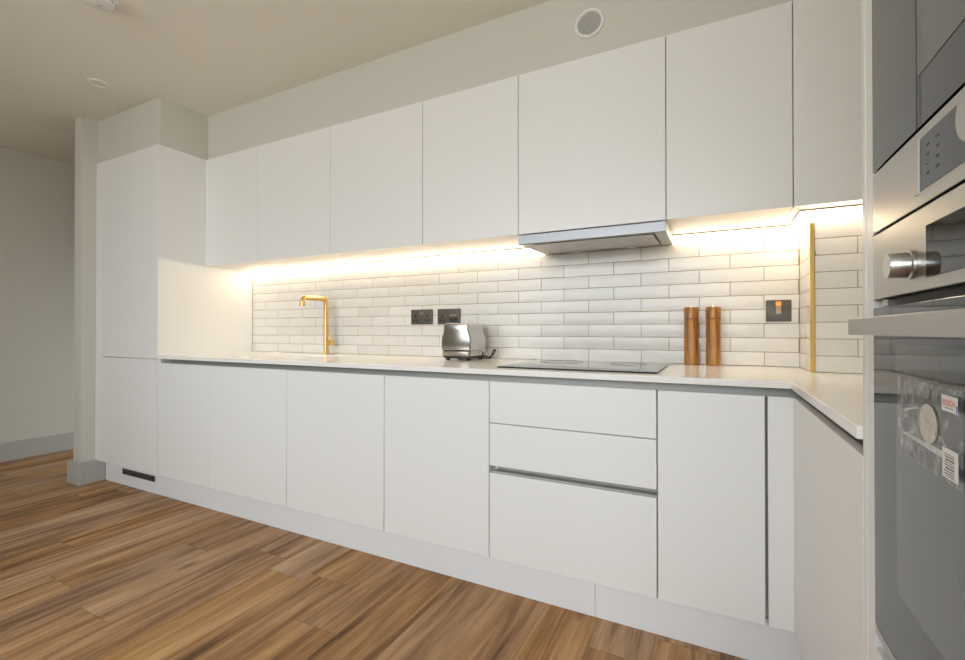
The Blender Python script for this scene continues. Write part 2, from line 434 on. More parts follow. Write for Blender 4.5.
# ------------------------------------------------------------------ base cabinets
CY0 = .0205                        # carcass front
def body_profile(mid=None):
    pts = [(.60, DB + .01), (.60, WB - .0006), (.062, WB - .0006), (.062, .797), (CY0, .797)]
    if mid: pts += [(CY0, mid[1]), (.055, mid[1]), (.055, mid[0]), (CY0, mid[0])]
    pts += [(CY0, DB + .01)]
    return pts
def base_cab(x0, x1, label, gap=.0015, fronts=None, mid=None):
    t = thing('base_cabinet' if not fronts else 'drawer_cabinet', label, 'cabinet', ((x0 + x1) / 2, 0, DB), 'base cabinets under the long worktop')
    bm = BM(); prism(bm, body_profile(mid), 'x', x0 + .0008, x1 - .0008); obj('body', bm, CARC, t)
    if not fronts:
        bx('door', CAB, t, x0 + gap, x1 - gap, 0, .019, DB, DT, .0024)
    else:
        for z0, z1 in fronts:
            bx('drawer_front', CAB, t, x0 + gap, x1 - gap, 0, .019, z0, z1, .0020)
        bm = BM()
        prism(bm, [(.021, mid[0] + .001), (.054, mid[0] + .001), (.054, mid[1] - .001), (.021, mid[1] - .001), (.021, mid[1] - .003), (.051, mid[1] - .003), (.051, mid[0] + .003), (.021, mid[0] + .003)], 'x', x0 + .014, x1 - .002)
        obj('handle_channel', bm, CHAN, t)
    return t
X = [-2.968, -2.4695, -1.8696, -1.2702, -.7673, -.1667, .1335]
bc0 = base_cab(X[0], X[1], 'narrow white base cabinet beside the tall cabinet, left of the sink', .0010)
bx('end_strip', CAB, bc0, X[0] + .0006, X[0] + .0210, .004, .060, DT + .0008, WB - .0008, .0005)
base_cab(X[1], X[2], 'wide white base cabinet directly under the brass tap and sink', .0010)
base_cab(X[2], X[3], 'wide white base cabinet between the sink cabinet and the one below the toaster')
base_cab(X[3], X[4], 'white base cabinet below the toaster, left of the drawers')
base_cab(X[4], X[5], 'white three-drawer cabinet under the black hob with a grey handle slot', .0015, [(.6535, DT), (.4905, .6505), (DB, .4635)], (.4635, .4905))
base_cab(X[5], X[6] - .001, 'narrow white base cabinet under the wooden mills, right of the drawers', .0022)
# corner post
cf = thing('corner_post', 'narrow white corner filler post where the two base cabinet runs meet', 'corner post', (.17, 0, DB))
bx('front_strip', CAB, cf, X[6] + .0042, RX + .001, 0, .019, DB, DT, .0020)
bx('back_board', CARC, cf, X[6] + .0015, RX - .002, .064, .080, .0005, .792)
bx('return_strip', CAB, cf, RX + .001, RX + .019, -.092, .019, DB - .0, DT)
# cabinet on the right-hand run
t = thing('base_cabinet', 'white base cabinet on the short right-hand run beside the oven housing', 'cabinet', (RX + .3, -.4, DB))
bm = BM()
prism(bm, [(RX + .0205, DB + .01), (RX + .0205, .797), (RX + .062, .797), (RX + .062, WB - .0006), (.80, WB - .0006), (.80, DB + .01)], 'y', -.6885, -.094)
obj('body', bm, CARC, t)
bx('door', CAB, t, RX, RX + .019, -.688, -.0955, DB, DT, .0024)
# recessed handle channels below the worktop
def gola(a, b, place, label):
    bm = BM(); z0, z1 = .7985, WB - .0008
    prof = [(.0215, z0), (.060, z0), (.060, z1), (.030, z1), (.030, z1 - .002), (.0575, z1 - .002), (.0575, z0 + .002), (.0215, z0 + .002)]
    va = [bm.verts.new(place(a, p[0], p[1])) for p in prof]; vb = [bm.verts.new(place(b, p[0], p[1])) for p in prof]
    bm.faces.new(va); bm.faces.new(vb[::-1])
    for i in range(8): bm.faces.new((va[i], vb[i], vb[(i + 1) % 8], va[(i + 1) % 8]))
    tag(obj('handle_rail', bm, CHAN), label, 'handle rail', 'recessed handle rails under the worktop')
gola(-2.946, RX + .0215, lambda s, d, z: (s, d, z), 'long grey recessed handle rail under the front edge of the long worktop')
gola(-.6885, .0205, lambda s, d, z: (RX + d, s, z), 'short grey recessed handle rail under the right-hand worktop edge')
# worktop with the sink cut-out
SX0, SX1, SY0, SY1 = -2.42, -1.96, .165, .475
XE, YE = .1925, -.010
def slab(bm, xs, ys, keep, z0, z1):
    vt, vb = {}, {}
    def g(d, i, j, z):
        if (i, j) not in d: d[i, j] = bm.verts.new((xs[i], ys[j], z))
        return d[i, j]
    cells = {(i, j) for i in range(len(xs) - 1) for j in range(len(ys) - 1) if keep((xs[i] + xs[i + 1]) / 2, (ys[j] + ys[j + 1]) / 2)}
    for i, j in cells:
        bm.faces.new([g(vt, a, b, z1) for a, b in ((i, j), (i + 1, j), (i + 1, j + 1), (i, j + 1))])
        bm.faces.new([g(vb, a, b, z0) for a, b in ((i, j + 1), (i + 1, j + 1), (i + 1, j), (i, j))])
        for (di, dj), e in {(-1, 0): ((i, j + 1), (i, j)), (1, 0): ((i + 1, j), (i + 1, j + 1)), (0, -1): ((i, j), (i + 1, j)), (0, 1): ((i + 1, j + 1), (i, j + 1))}.items():
            if (i + di, j + dj) not in cells:
                bm.faces.new((g(vt, *e[0], z1), g(vb, *e[0], z0), g(vb, *e[1], z0), g(vt, *e[1], z1)))
bm = BM()
slab(bm, [-2.9672, SX0, SX1, XE, XR - .001], [-.689, YE, SY0, SY1, W - .001],
     lambda x, y: (y > YE or x > XE) and not (SX0 < x < SX1 and SY0 < y < SY1) and not False, WB, WT)
wt = obj('worktop', bm, QUARTZ, None, .0016); tag(wt, 'white quartz L-shaped worktop with a sink cut-out running along both runs', 'worktop')
# sink
sk = thing('sink', 'undermounted sink bowl sunk in the worktop in front of the brass tap', 'sink', ((SX0 + SX1) / 2, (SY0 + SY1) / 2, .66))
bm = BM(); zt = WB - .0006; r0 = rrect(SX0 - .02, SX1 + .02, SY0 - .02, SY1 + .02, .03); r1 = rrect(SX0 - .004, SX1 + .004, SY0 - .004, SY1 + .004, .02)
r2 = rrect(SX0 + .01, SX1 - .01, SY0 + .01, SY1 - .01, .03); r3 = rrect(SX0 + .2, SX1 - .2, SY0 + .13, SY1 - .13, .02); r4 = rrect(SX0 - .008, SX1 + .008, SY0 - .008, SY1 + .008, .03)
loft(bm, [[(p[0], p[1], z) for p in r] for r, z in ((r4, .66), (r4, zt - .003), (r0, zt - .003), (r0, zt), (r1, zt), (r2, .672), (r3, .667))])
obj('bowl', bm, plain('satin sink steel', (.55, .54, .52), .3, .9, bump=.03, bscale=300), sk)
bm = BM(); lathe(bm, [(.040, 0), (.040, .003), (.028, .003), (.026, .001), (.008, .001), (.008, .006), (.002, .006)], ((SX0 + SX1) / 2, (SY0 + SY1) / 2, .667)); obj('drain', bm, CHROME, sk)

# plinths
bm = BM(); box(bm, -3.6635, -.3765, .0443, .062, .0005, DB - .002)
p1 = thing('plinth', 'long white plinth board with a vent grille at its left end', 'plinth', (-2, .05, 0), 'white plinth boards on the floor')
obj('board', bm, PLIN, p1, .001)
bm = BM()
box(bm, -3.446, -3.076, .0405, .0438, .0715, .1085)
obj('vent_grille', bm, GRILLE, p1, .001)
bm = BM()
for i in range(4): box(bm, -3.44, -3.082, .0395, .0402, .0765 + i * .007, .0805 + i * .007)
obj('slot', bm, DARK, p1)
p2 = thing('plinth', 'short white plinth board under the drawers and the corner', 'plinth', (-.1, .05, 0), 'white plinth boards on the floor')
bx('board', PLIN, p2, -.3755, .244, .0443, .062, .0005, DB - .002, .001)
p3 = thing('plinth', 'white plinth board under the right-hand run', 'plinth', (.25, -.3, 0), 'white plinth boards on the floor')
bx('board', PLIN, p3, .2445, .262, -.688, .0435, .0005, DB - .002, .001)

# ------------------------------------------------------------------ tall cabinet on the left
tc_ = thing('tall_cabinet', 'tall white cabinet at the left end of the kitchen run', 'cabinet', (-3.33, 0, DB))
bx('filler_panel', CAB, tc_, -3.6985, -3.6135, 0, .019, DB, 2.1225)
bx('door', CAB, tc_, -3.6115, -2.990, 0, .019, DB, .8318)
bx('door', CAB, tc_, -3.6115, -2.989, 0, .019, .8348, 2.1225)
bx('side_panel', CAB, tc_, -2.9865, -2.9685, -.003, W - .001, DB, 2.1225)
bx('body', CARC, tc_, -3.6985, -2.9875, .0205, W, DB + .005, 2.12, .001)

# ------------------------------------------------------------------ wall cabinets
def wall_cab(x0, x1, label, gap=.0014, trimr=None):
    t = thing('wall_cabinet', label, 'cabinet', ((x0 + x1) / 2, UY, UB), 'white wall cabinets above the splashback')
    # carcass with a bottom panel let in behind the door
    bm = BM(); box(bm, x0 + .0006, x1 - .0006, UY + .0205, WALL - .001, UB + .001, UT)
    obj('body', bm, CARC, t, .0008)
    bx('door', CAB, t, x0 + gap, x1 - gap, UY, UY + .019, UB, UT)
U = [-2.9675, -2.4646, -1.8703, -1.2649, -.7635, -.1625, .238, XR - .001]
wall_cab(U[0], U[1], 'white wall cabinet against the tall cabinet, above the left end of the worktop', .0008)
wall_cab(U[1], U[2], 'wide white wall cabinet above the brass tap', .0010)
wall_cab(U[2], U[3], 'wide white wall cabinet above the left power socket')
wall_cab(U[3], U[4], 'white wall cabinet above the toaster, just left of the cooker hood')
wall_cab(U[4], U[5], 'wide white wall cabinet directly above the steel cooker hood')
wall_cab(U[5], U[6], 'narrow white wall cabinet above the two wooden mills, right of the hood', .0016)
wall_cab(U[6], U[7], 'white wall cabinet in the right corner above the gold tile trim', .0016)

# ------------------------------------------------------------------ LED strips
LEDP = plain('led profile', (.50, .36, .20), .5, bump=.02)
def led(name, label, path, caps):
    """a slanted strip in the angle between wall and cabinet; path holds (corner x, y, into-room offset x, y)"""
    t = thing(name, label, 'strip light', (path[0][0], path[0][1], UB - .04), 'strip lights under the wall cabinets')
    a_, h_ = .030, .038
    def strip(prof):
        bm = BM()
        rings = [[bm.verts.new((x + ox * d, y + oy * d, UB - h)) for d, h in prof] for x, y, ox, oy in path]
        n = len(prof)
        for r0, r1 in zip(rings, rings[1:]):
            for i in range(n): bm.faces.new((r0[i], r1[i], r1[(i + 1) % n], r0[(i + 1) % n]))
        bm.faces.new(rings[0]); bm.faces.new(rings[-1][::-1])
        return bm
    obj('profile', strip([(.0006, .0012), (a_ + .002, .0012), (a_ + .002, .0034), (.0030, h_ - .004), (.0006, h_ - .004)]), LEDP, t)
    obj('diffuser', strip([(a_ + .0005, .0038), (.0034, h_ - .0042), (.0006, h_ - .0036), (.0006, h_ + .001), (.0026, h_ + .001), (a_ + .0012, .0052)]), LEDM, t)
led('led_strip', 'glowing warm strip light under the wall cabinets left of the hood', [(-2.966, W, 0, -1), (-.766, W, 0, -1)], 0)
led('led_strip', 'glowing warm strip light under the wall cabinets right of the hood, stepping round the corner', [(-.160, W, 0, -1), (.2985, W, -1, -1), (.2985, BY - .0018, -1, -1), (XR - .004, BY - .0018, 0, -1)], 0)

# ------------------------------------------------------------------ cooker hood
hd = thing('cooker_hood', 'slim brushed steel cooker hood under the wall cabinets above the hob', 'cooker hood', (-.463, .45, 1.38))
HX0, HX1 = -.7630, -.1630
bm = BM(); prism(bm, [(UY + .0185, 1.3800), (UY + .0185, 1.4205), (.60, 1.4205), (.605, 1.410), (.605, 1.384)], 'x', HX0 + .0005, HX1 - .0005)
obj('body', bm, STEELU, hd, .0008)
bx('front_rail', STEELF, hd, HX0, HX1, UY + .0005, UY + .018, 1.3785, 1.4170, .0008)
bm = BM(); box(bm, HX0 + .055, HX1 - .05, UY + .035, .53, 1.3765, 1.3785); obj('filter_panel', bm, STEELU, hd, .0008)
bm = BM(); box(bm, HX1 - .0475, HX1 - .0445, UY + .018, .575, 1.3772, 1.3787); obj('seam', bm, DARK, hd)
for xx in (-.587, -.333):
    bm = BM(); lathe(bm, [(.030, 0), (.030, .005), (.024, .005), (.022, .003)], (xx, .562, 1.376)); l_ = obj('lamp', bm, CHROME, hd)
    bm = BM(); lathe(bm, [(.021, 0), (.021, .003)], (xx, .562, 1.377)); obj('lamp_lens', bm, LAMPG, l_)
bm = BM(); box(bm, -.262, -.222, .395, .425, 1.3752, 1.3764); cp = obj('control_plate', bm, WHITEP, hd, .0004)
bm = BM()
for i in range(3): lathe(bm, [(.003, 0), (.003, .001)], (-.253 + i * .011, .41, 1.3742), seg=12)
obj('button', bm, BLACKP, cp)

# ------------------------------------------------------------------ hob
hb = thing('induction_hob', 'flat black glass induction hob set on the worktop below the hood', 'hob', (-.474, .34, WT))
bm = BM(); o_ = rrect(-.772, -.172, .076, .592, .006)
loft(bm, [[(p[0], p[1], z) for p in rrect(-.772 + i, -.172 - i, .076 + i, .592 - i, .006)] for z, i in ((WT + .0002, .002), (WT + .003, 0), (WT + .0048, .001), (WT + .0052, .003))])
obj('glass', bm, HOBG, hb)
for cx, cy, r in ((-.62, .22, .075), (-.33, .22, .095), (-.62, .46, .095), (-.33, .46, .075)):
    bm = BM(); lathe(bm, [(r, 0), (r, .0002), (r - .0015, .0002), (r - .0015, 0)], (cx, cy, WT + .0052), close=False, seg=48); obj('zone_ring', bm, RING, hb)
bm = BM()
for i in range(8): box(bm, -.57 + i * .028, -.562 + i * .028, .104, .108, WT + .0051, WT + .0054)
obj('touch_mark', bm, RING, hb)

# ------------------------------------------------------------------ brass tap
TX, TY = -2.170, .548
tp = thing('tap', 'tall brass kitchen tap with a square bend standing behind the sink', 'tap', (TX, TY, WT))
bm = BM(); lathe(bm, [(.024, .0002), (.024, .004), (.021, .007), (.0175, .008)], (TX, TY, WT)); obj('base', bm, BRASS, tp)
bm = BM()
RB, ZTOP = .016, 1.201
path = [(TX, TY, WT + .007), (TX, TY, WT + .10), (TX, TY, WT + .2), (TX, TY, ZTOP - .022)]
for i in range(1, 7):
    a = PI / 2 * i / 6; path.append((TX - .0, TY - .022 * (1 - math.cos(a)), ZTOP - .022 + .022 * math.sin(a)))
path += [(TX - .004, TY - .10, ZTOP), (TX - .008, TY - .152, ZTOP)]
for i in range(1, 7):
    a = PI / 2 * i / 6; path.append((TX - .008, TY - .152 - .026 * math.sin(a), ZTOP - .026 * (1 - math.cos(a))))
path.append((TX - .008, TY - .178, ZTOP - .042))
tube(bm, path, [.0152] * len(path), 20)
sp_ = obj('spout', bm, BRASS, tp)
bm = BM(); lathe(bm, [(.0165, 0), (.0165, .012), (.0145, .014)], (TX - .008, TY - .178, ZTOP - .052)); obj('nozzle', bm, BRASS, sp_)
bm = BM(); lathe(bm, [(.0172, 0), (.0172, .003)], (TX, TY, WT + .085)); obj('collar', bm, BRASS, tp)
bm = BM(); lathe(bm, [(.0125, 0), (.0125, .018), (.0175, .020), (.0195, .030), (.0185, .040), (.012, .044)], (TX + .012, TY, WT + .075), 'x', 24); lv = obj('lever_hub', bm, BRASS, tp)
bm = BM(); tube(bm, [(TX + .050, TY, WT + .050), (TX + .052, TY, WT + .075), (TX + .055, TY, WT + .10), (TX + .058, TY, WT + .128)], [.0055, .006, .0052, .0048], 12); obj('lever', bm, BRASS, lv)

# ------------------------------------------------------------------ toaster
ta = thing('toaster', 'polished steel toaster with a dark base standing on the worktop under the sockets', 'toaster', (-1.135, .47, WT))
TX0, TX1, TY0, TY1 = -1.216, -1.051, .372, .560
TCX = (TX0 + TX1) / 2
HALF = [(.048, .0815), (.098, .0815), (.114, .0795), (.128, .0745), (.138, .0705), (.148, .0690), (.168, .0680), (.176, .0655), (.182, .0590), (.1835, .0500)]
def outline(grow=0.): return [(TCX + w + grow, WT + z) for z, w in HALF] + [(TCX - w - grow, WT + z) for z, w in reversed(HALF)]
def tring(ins, z, r=.018): return [(p[0], p[1], z) for p in rrect(TX0 + .0015 + ins, TX1 - .0015 - ins, TY0 + ins, TY1 - ins, r, 6)]
TPOL = plain('polished toaster steel', (.50, .485, .45), .17, 1., bump=.02, bscale=40)
TSATIN = brushed('satin toaster steel', (.60, .585, .555), .33, (300, 300, 5), .05)
bm = BM(); loft(bm, [tring(.010, WT + .010), tring(.004, WT + .014), tring(.004, WT + .022)]); bs = obj('base', bm, BLACKP, ta)
bm = BM(); loft(bm, [tring(.001, WT + .022), tring(.0, WT + .024), tring(.0, WT + .046)]); obj('base_band', bm, TPOL, ta)
bm = BM(); prism(bm, outline(-.0015), 'y', TY0 + .0165, TY1 - .0165); sh = obj('shell', bm, TSATIN, ta)
for y0, y1 in ((TY0 + .001, TY0 + .0162), (TY1 - .0162, TY1 - .001)):
    bm = BM(); n_ = len(outline())
    prism(bm, outline(), 'y', y0, y1); obj('end_panel', bm, TPOL, ta, .013, 5)
bm = BM(); loft(bm, [tring(.004, WT + .046), tring(.004, WT + .048)]); obj('seam', bm, DARK, ta)
for dx in (-.026, .026):
    bm = BM(); cx = (TX0 + TX1) / 2 + dx; box(bm, cx - .012, cx + .012, TY0 + .045, TY1 - .045, WT + .1815, WT + .1842); obj('slot', bm, DARK, ta, .001)
for fx in (TX0 + .025, TX1 - .025):
    for fy in (TY0 + .03, TY1 - .03):
        bm = BM(); lathe(bm, [(.010, .0003), (.011, .010)], (fx, fy, WT), seg=16); obj('foot', bm, RUB, ta)
bm = BM(); lathe(bm, [(.013, 0), (.013, .006), (.010, .009)], (TX1 - .001, TY1 - .045, WT + .035), 'x', 20); obj('dial', bm, CHROME, ta)
ctrl = [Vector((TX1 + dx, y, WT + dz)) for dx, y, dz in ((-.012, .548, .022), (.002, .552, .012), (.016, .556, .012), (.030, .560, .022), (.042, .564, .040), (.040, .568, .050), (.028, .570, .040), (.020, .572, .018), (.012, .574, .006), (.0, .575, .0045), (-.05, .578, .0045))]
cpts = []
for i in range(len(ctrl) - 1):
    p0, p1, p2, p3 = ctrl[max(i - 1, 0)], ctrl[i], ctrl[i + 1], ctrl[min(i + 2, len(ctrl) - 1)]
    for k in range(5):
        t = k / 5; cpts.append(.5 * ((2 * p1) + (p2 - p0) * t + (2 * p0 - 5 * p1 + 4 * p2 - p3) * t * t + (3 * p1 - p0 - 3 * p2 + p3) * t ** 3))
cpts.append(ctrl[-1])
bm = BM(); tube(bm, cpts, .0036, 8); obj('cord', bm, BLACKP, ta)

# ------------------------------------------------------------------ wooden mills
def mill(x, y, label):
    t = thing('pepper_mill', label, 'mill', (x, y, WT), 'wooden mills on the worktop')
    bm = BM(); lathe(bm, [(.0265, .0003), (.0280, .002), (.0280, .194), (.0272, .1955)], (x, y, WT), seg=48); obj('body', bm, WOODA, t)
    bm = BM(); lathe(bm, [(.0272, .1965), (.0287, .198), (.0289, .242), (.0275, .2455)], (x, y, WT), seg=48); obj('head', bm, WOODA, t)
    bm = BM(); lathe(bm, [(.006, .2457), (.006, .249), (.0045, .2505), (.0045, .254), (.003, .2555)], (x, y, WT), seg=20); obj('finial', bm, STEEL, t)
mill(-.0895, .582, 'left one of the two tall wooden mills beside the hob, nearer the hob')
mill(-.0055, .584, 'right one of the two tall wooden mills, farther from the hob')

# ------------------------------------------------------------------ sockets and cooker switch
def plate(t, x0, x1, z0, z1):
    bm = BM(); pts = rrect(x0, x1, z0, z1, .003)
    loft(bm, [[(p[0], y, p[1]) for p in pts] for y in (W - .0003, W - .0055)] + [[(p[0], W - .0065, p[1]) for p in rrect(x0 + .0012, x1 - .0012, z0 + .0012, z1 - .0012, .003)]])
    return obj('plate', bm, BRONZE, t)
def holes(t, cx, cz):
    bm = BM(); y0, y1 = W - .0072, W - .0060
    box(bm, cx - .0045, cx + .0045, y0, y1, cz + .004, cz + .022)
    box(bm, cx - .0175, cx - .0065, y0, y1, cz - .014, cz - .0045); box(bm, cx + .0065, cx + .0175, y0, y1, cz - .014, cz - .0045)
    box(bm, cx - .0175, cx + .0175, y0, y1, cz - .0155, cz - .0125)
    obj('pin_hole', bm, DARK, t)
def rocker(t, cx, cz, mat=BRONZE):
    bm = BM(); box(bm, cx - .006, cx + .006, W - .0090, W - .0060, cz - .009, cz + .009); obj('rocker_switch', bm, mat, t, .001)
SOCKW = plain('copper-toned rocker', (.30, .22, .15), .35, .8, var=.05)
s1 = thing('power_socket', 'dark bronze double socket with two outlets, left of the pair above the toaster', 'socket', (-1.50, W, 1.04), 'dark double sockets on the tiles')
plate(s1, -1.574, -1.427, 1.039, 1.125); holes(s1, -1.541, 1.074); holes(s1, -1.460, 1.074); rocker(s1, -1.508, 1.104, SOCKW); rocker(s1, -1.493, 1.104, SOCKW)
s2 = thing('power_socket', 'dark bronze socket with one outlet and a charging block, right of the pair', 'socket', (-1.32, W, 1.04), 'dark double sockets on the tiles')
plate(s2, -1.393, -1.246, 1.039, 1.125); holes(s2, -1.362, 1.070); rocker(s2, -1.328, 1.104)
bm = BM(); box(bm, -1.314, -1.262, W - .0085, W - .0060, 1.052, 1.078); ub = obj('charging_block', bm, BLACKP, s2, .001)
bm = BM(); box(bm, -1.307, -1.293, W - .0089, W - .0084, 1.058, 1.066); box(bm, -1.283, -1.269, W - .0089, W - .0084, 1.058, 1.066); obj('usb_port', bm, DARK, ub)
bm = BM(); box(bm, -1.312, -1.268, W - .0085, W - .0060, 1.083, 1.094); obj('rocker_switch', bm, SOCKW, s2, .001)
s3 = thing('cooker_switch', 'square dark bronze cooker switch with an orange light, right of the mills', 'switch', (.23, W, 1.04))
plate(s3, .187, .274, 1.040, 1.127)
bm = BM(); box(bm, .2215, .2385, W - .0078, W - .0062, 1.104, 1.119); obj('neon_light', bm, NEON, s3, .0008)
bm = BM(); prism(bm, [(W - .0062, 1.070), (W - .0120, 1.071), (W - .0085, 1.102), (W - .0062, 1.102)], 'x', .2215, .2385); rk = obj('rocker_switch', bm, plain('brass-tinted rocker', (.42, .34, .24), .35, .7, var=.05), s3, .0008)
bm = BM(); box(bm, .227, .233, W - .0112, W - .0098, 1.086, 1.090); obj('red_mark', bm, REDINK, rk)

# ------------------------------------------------------------------ ceiling and wall fittings
sd = thing('smoke_detector', 'white round smoke detector on the ceiling at the top edge, nearest the camera', 'smoke detector', (-2.307, -.585, ZC))
bm = BM(); lathe(bm, [(.065, -.0003), (.065, -.010), (.061, -.014)], (-2.307, -.585, ZC)); obj('base', bm, WHITEP, sd)
bm = BM(); lathe(bm, [(.057, -.0142), (.058, -.022), (.051, -.034), (.033, -.040), (.012, -.0415)], (-2.307, -.585, ZC)); b_ = obj('cover', bm, WHITEP, sd)
for i in range(14):
    if i % 7 == 6: continue
    a = 2 * PI * i / 14; c, s = math.cos(a), math.sin(a)
    bm = BM(); tube(bm, [(-2.307 + c * .0565 - s * .007, -.585 + s * .0565 + c * .007, ZC - .027), (-2.307 + c * .0565 + s * .007, -.585 + s * .0565 - c * .007, ZC - .027)], .0028, 8)
    obj('air_slot', bm, SKIRT, b_)
bm = BM(); lathe(bm, [(.007, -.0417), (.006, -.0440)], (-2.307, -.585, ZC), seg=16); obj('test_button', bm, SKIRT, sd)
dl = thing('downlight', 'small round recessed downlight in the ceiling above the tall cabinet', 'downlight', (-3.132, -.235, ZC))
bm = BM(); lathe(bm, [(.050, -.0003), (.049, -.004), (.036, -.006), (.033, -.0025), (.032, -.0012)], (-3.132, -.235, ZC)); obj('trim_ring', bm, WHITEP, dl)
bm = BM(); lathe(bm, [(.031, -.0012), (.029, -.0030), (.015, -.0035), (.012, -.0025)], (-3.132, -.235, ZC)); rf = obj('reflector', bm, LAMPG, dl)
bm = BM(); lathe(bm, [(.011, -.0022), (.010, -.0042), (.004, -.0050)], (-3.132, -.235, ZC), seg=20); obj('lens', bm, LAMPG, rf)
vx, vz, vy = -.455, 2.262, .301
av = thing('air_vent', 'white round louvred air vent on the wall above the wall cabinets', 'vent', (vx, vy, vz))
bm = BM(); lathe(bm, [(.060, -.0004), (.060, -.006), (.056, -.010), (.049, -.010), (.047, -.006), (.047, -.002)], (vx, vy, vz), 'y', 48, False); obj('rim', bm, WHITEP, av)
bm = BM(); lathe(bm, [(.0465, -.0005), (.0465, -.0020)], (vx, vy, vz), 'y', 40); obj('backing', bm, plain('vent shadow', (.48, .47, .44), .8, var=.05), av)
for i in range(11):
    z = -.040 + i * .008; hw = math.sqrt(max(.0462 ** 2 - z * z, 1e-6))
    bm = BM(); prism(bm, [(vy - .0022, vz + z + .0035), (vy - .0080, vz + z - .0020), (vy - .0080, vz + z - .0032), (vy - .0022, vz + z + .0022)], 'x', vx - hw, vx + hw)
    obj('louvre', bm, WHITEP, av)

# ------------------------------------------------------------------ tall oven housing on the right
OY0, OY1 = -.7440, -1.3400        # oven far / near side
oh = thing('oven_housing', 'tall white cabinet housing the two built-in ovens at the right edge', 'cabinet', (.5, -1.04, 0))
bx('end_panel', CAB, oh, RX, XR - .002, -.7085, -.6905, .0005, 2.122)
bx('filler_strip', CAB, oh, RX + .0006, RX + .03, -.7425, -.7090, .0005, 2.122)
bx('end_panel', CAB, oh, RX, XR - .002, -1.377, -1.359, .0005, 2.122)
bm = BM()
box(bm, RX + .034, XR - .004, -.7415, -.7095, .1, 2.12); box(bm, RX + .021, XR - .004, -1.3585, -1.3425, .1, 2.12)
box(bm, XR - .03, XR - .004, -1.3425, -.7415, .1, 2.12); box(bm, RX + .03, XR - .03, -1.3425, -.7415, .562, .578)
box(bm, RX + .03, XR - .03, -1.3425, -.7415, 1.5245, 1.540)
obj('body', bm, CARC, oh)
bx('drawer_front', CAB, oh, RX, RX + .019, -1.3575, -.7440, DB, .5580)
bx('door', CAB, oh, RX, RX + .019, -1.3575, -.7440, 1.5255, 2.122)
bx('plinth', CAB, oh, RX + .044, RX + .060, -1.3575, -.7440, .0005, DB - .002)

# lower oven
ov = thing('oven', 'built-in steel and black glass oven with a long bar handle, lower of the two', 'oven', (RX, -1.04, .578), 'built-in ovens at the right edge')
bx('casing', GRILLE, ov, RX + .0215, XR - .04, OY1 + .012, OY0 - .012, .5795, 1.130, .001)
bx('trim_strip', STEELH, ov, RX + .0005, RX + .021, OY1, OY0 - .0003, .5780, .5898, .0008)
dr = bx('oven_door', BGLASS, ov, RX, RX + .0205, OY1, OY0 - .0003, .5915, 1.0335, .0012)
bx('door_glass', WGLASS, dr, RX - .0006, RX - .0001, OY1 + .085, OY0 - .091, .681, .985, 0)
bx('top_gap', DARK, ov, RX + .012, RX + .0212, OY1 + .002, OY0 - .002, 1.0337, 1.0445, 0)
bx('vent_bracket', STEELH, ov, RX + .004, RX + .012, OY0 - .045, OY0 - .022, 1.0345, 1.0430, 0)
cpn = bx('control_panel', STEELH, ov, RX, RX + .0210, OY1, OY0 - .0003, 1.0450, 1.1345, .0012)
bx('display', BGLASS, cpn, RX - .0006, RX - .0001, -1.157, -.9275, 1.0575, 1.1125, 0)
kb = (RX, -.8860, 1.0762)
bm = BM(); lathe(bm, [(.0165, -.0002), (.0165, -.0030), (.0146, -.0040), (.0143, -.0210), (.0136, -.0222)], kb, 'x', 40); obj('knob', bm, plain('satin steel knob', (.58, .57, .55), .3, 1., bump=.02, bscale=300), ov)
for i in range(5): bx('panel_mark', MARK, cpn, RX - .0009, RX - .0006, -.960 - i * .035, -.950 - i * .035, 1.072, 1.0725, 0)
hx = .157
hdl = bx('handle', STEELH, ov, hx - .009, hx + .007, -1.262, -.856, .9965, 1.0165, .0015)
for yy in (-.885, -1.22):
    bm = BM(); box(bm, hx + .0072, RX - .0002, yy - .010, yy + .010, .999, 1.014); obj('handle_post', bm, STEELH, hdl, .001)

# upper compact oven
mw = thing('microwave_oven', 'built-in black glass compact oven with a steel control strip, upper of the two', 'oven', (RX, -1.04, 1.137), 'built-in ovens at the right edge')
bx('casing', GRILLE, mw, RX + .0215, XR - .04, OY1 + .012, OY0 - .012, 1.138, 1.520, .001)
fs = bx('control_strip', STEELH, mw, RX, RX + .0210, OY1, OY0 - .0003, 1.1375, 1.2205, .0012)
bx('display', BGLASS, fs, RX - .0005, RX - .0001, -1.190, -.9105, 1.1525, 1.2095, 0)
bx('display_frame', STEELH, fs, RX - .0014, RX - .0002, -.9100, -.9000, 1.1505, 1.2105, 0)
bm = BM(); lathe(bm, [(.030, -.0007), (.030, -.004), (.0255, -.006), (.0250, -.014), (.0235, -.0155)], (RX, -1.062, 1.181), 'x', 44); obj('dial', bm, STEELH, mw)
for zz in (1.166, 1.176, 1.186, 1.196):
    for k in range(2): bx('panel_mark', MARK, fs, RX - .0008, RX - .0005, -.936 - k * .024, -.930 - k * .024, zz, zz + .0022, 0)
bx('side_panel', BGLASS, mw, RX, RX + .0205, -.9015, OY0 - .0003, 1.2240, 1.5230, .0002)
md = bx('oven_door', BGLASS, mw, RX, RX + .0205, OY1, -.9045, 1.2240, 1.5230, .0002)
bx('door_glass', plain('compact oven painted reflection', (.085, .086, .068), .05, spec=.55), md, RX - .0006, RX - .0001, OY1 + .04, -.9060, 1.280, 1.495, 0)  # lighter glass colour paints a reflection onto the upper oven door
bx('joint', DARK, mw, RX + .0006, RX + .020, -.9043, -.9017, 1.2245, 1.5225, 0)

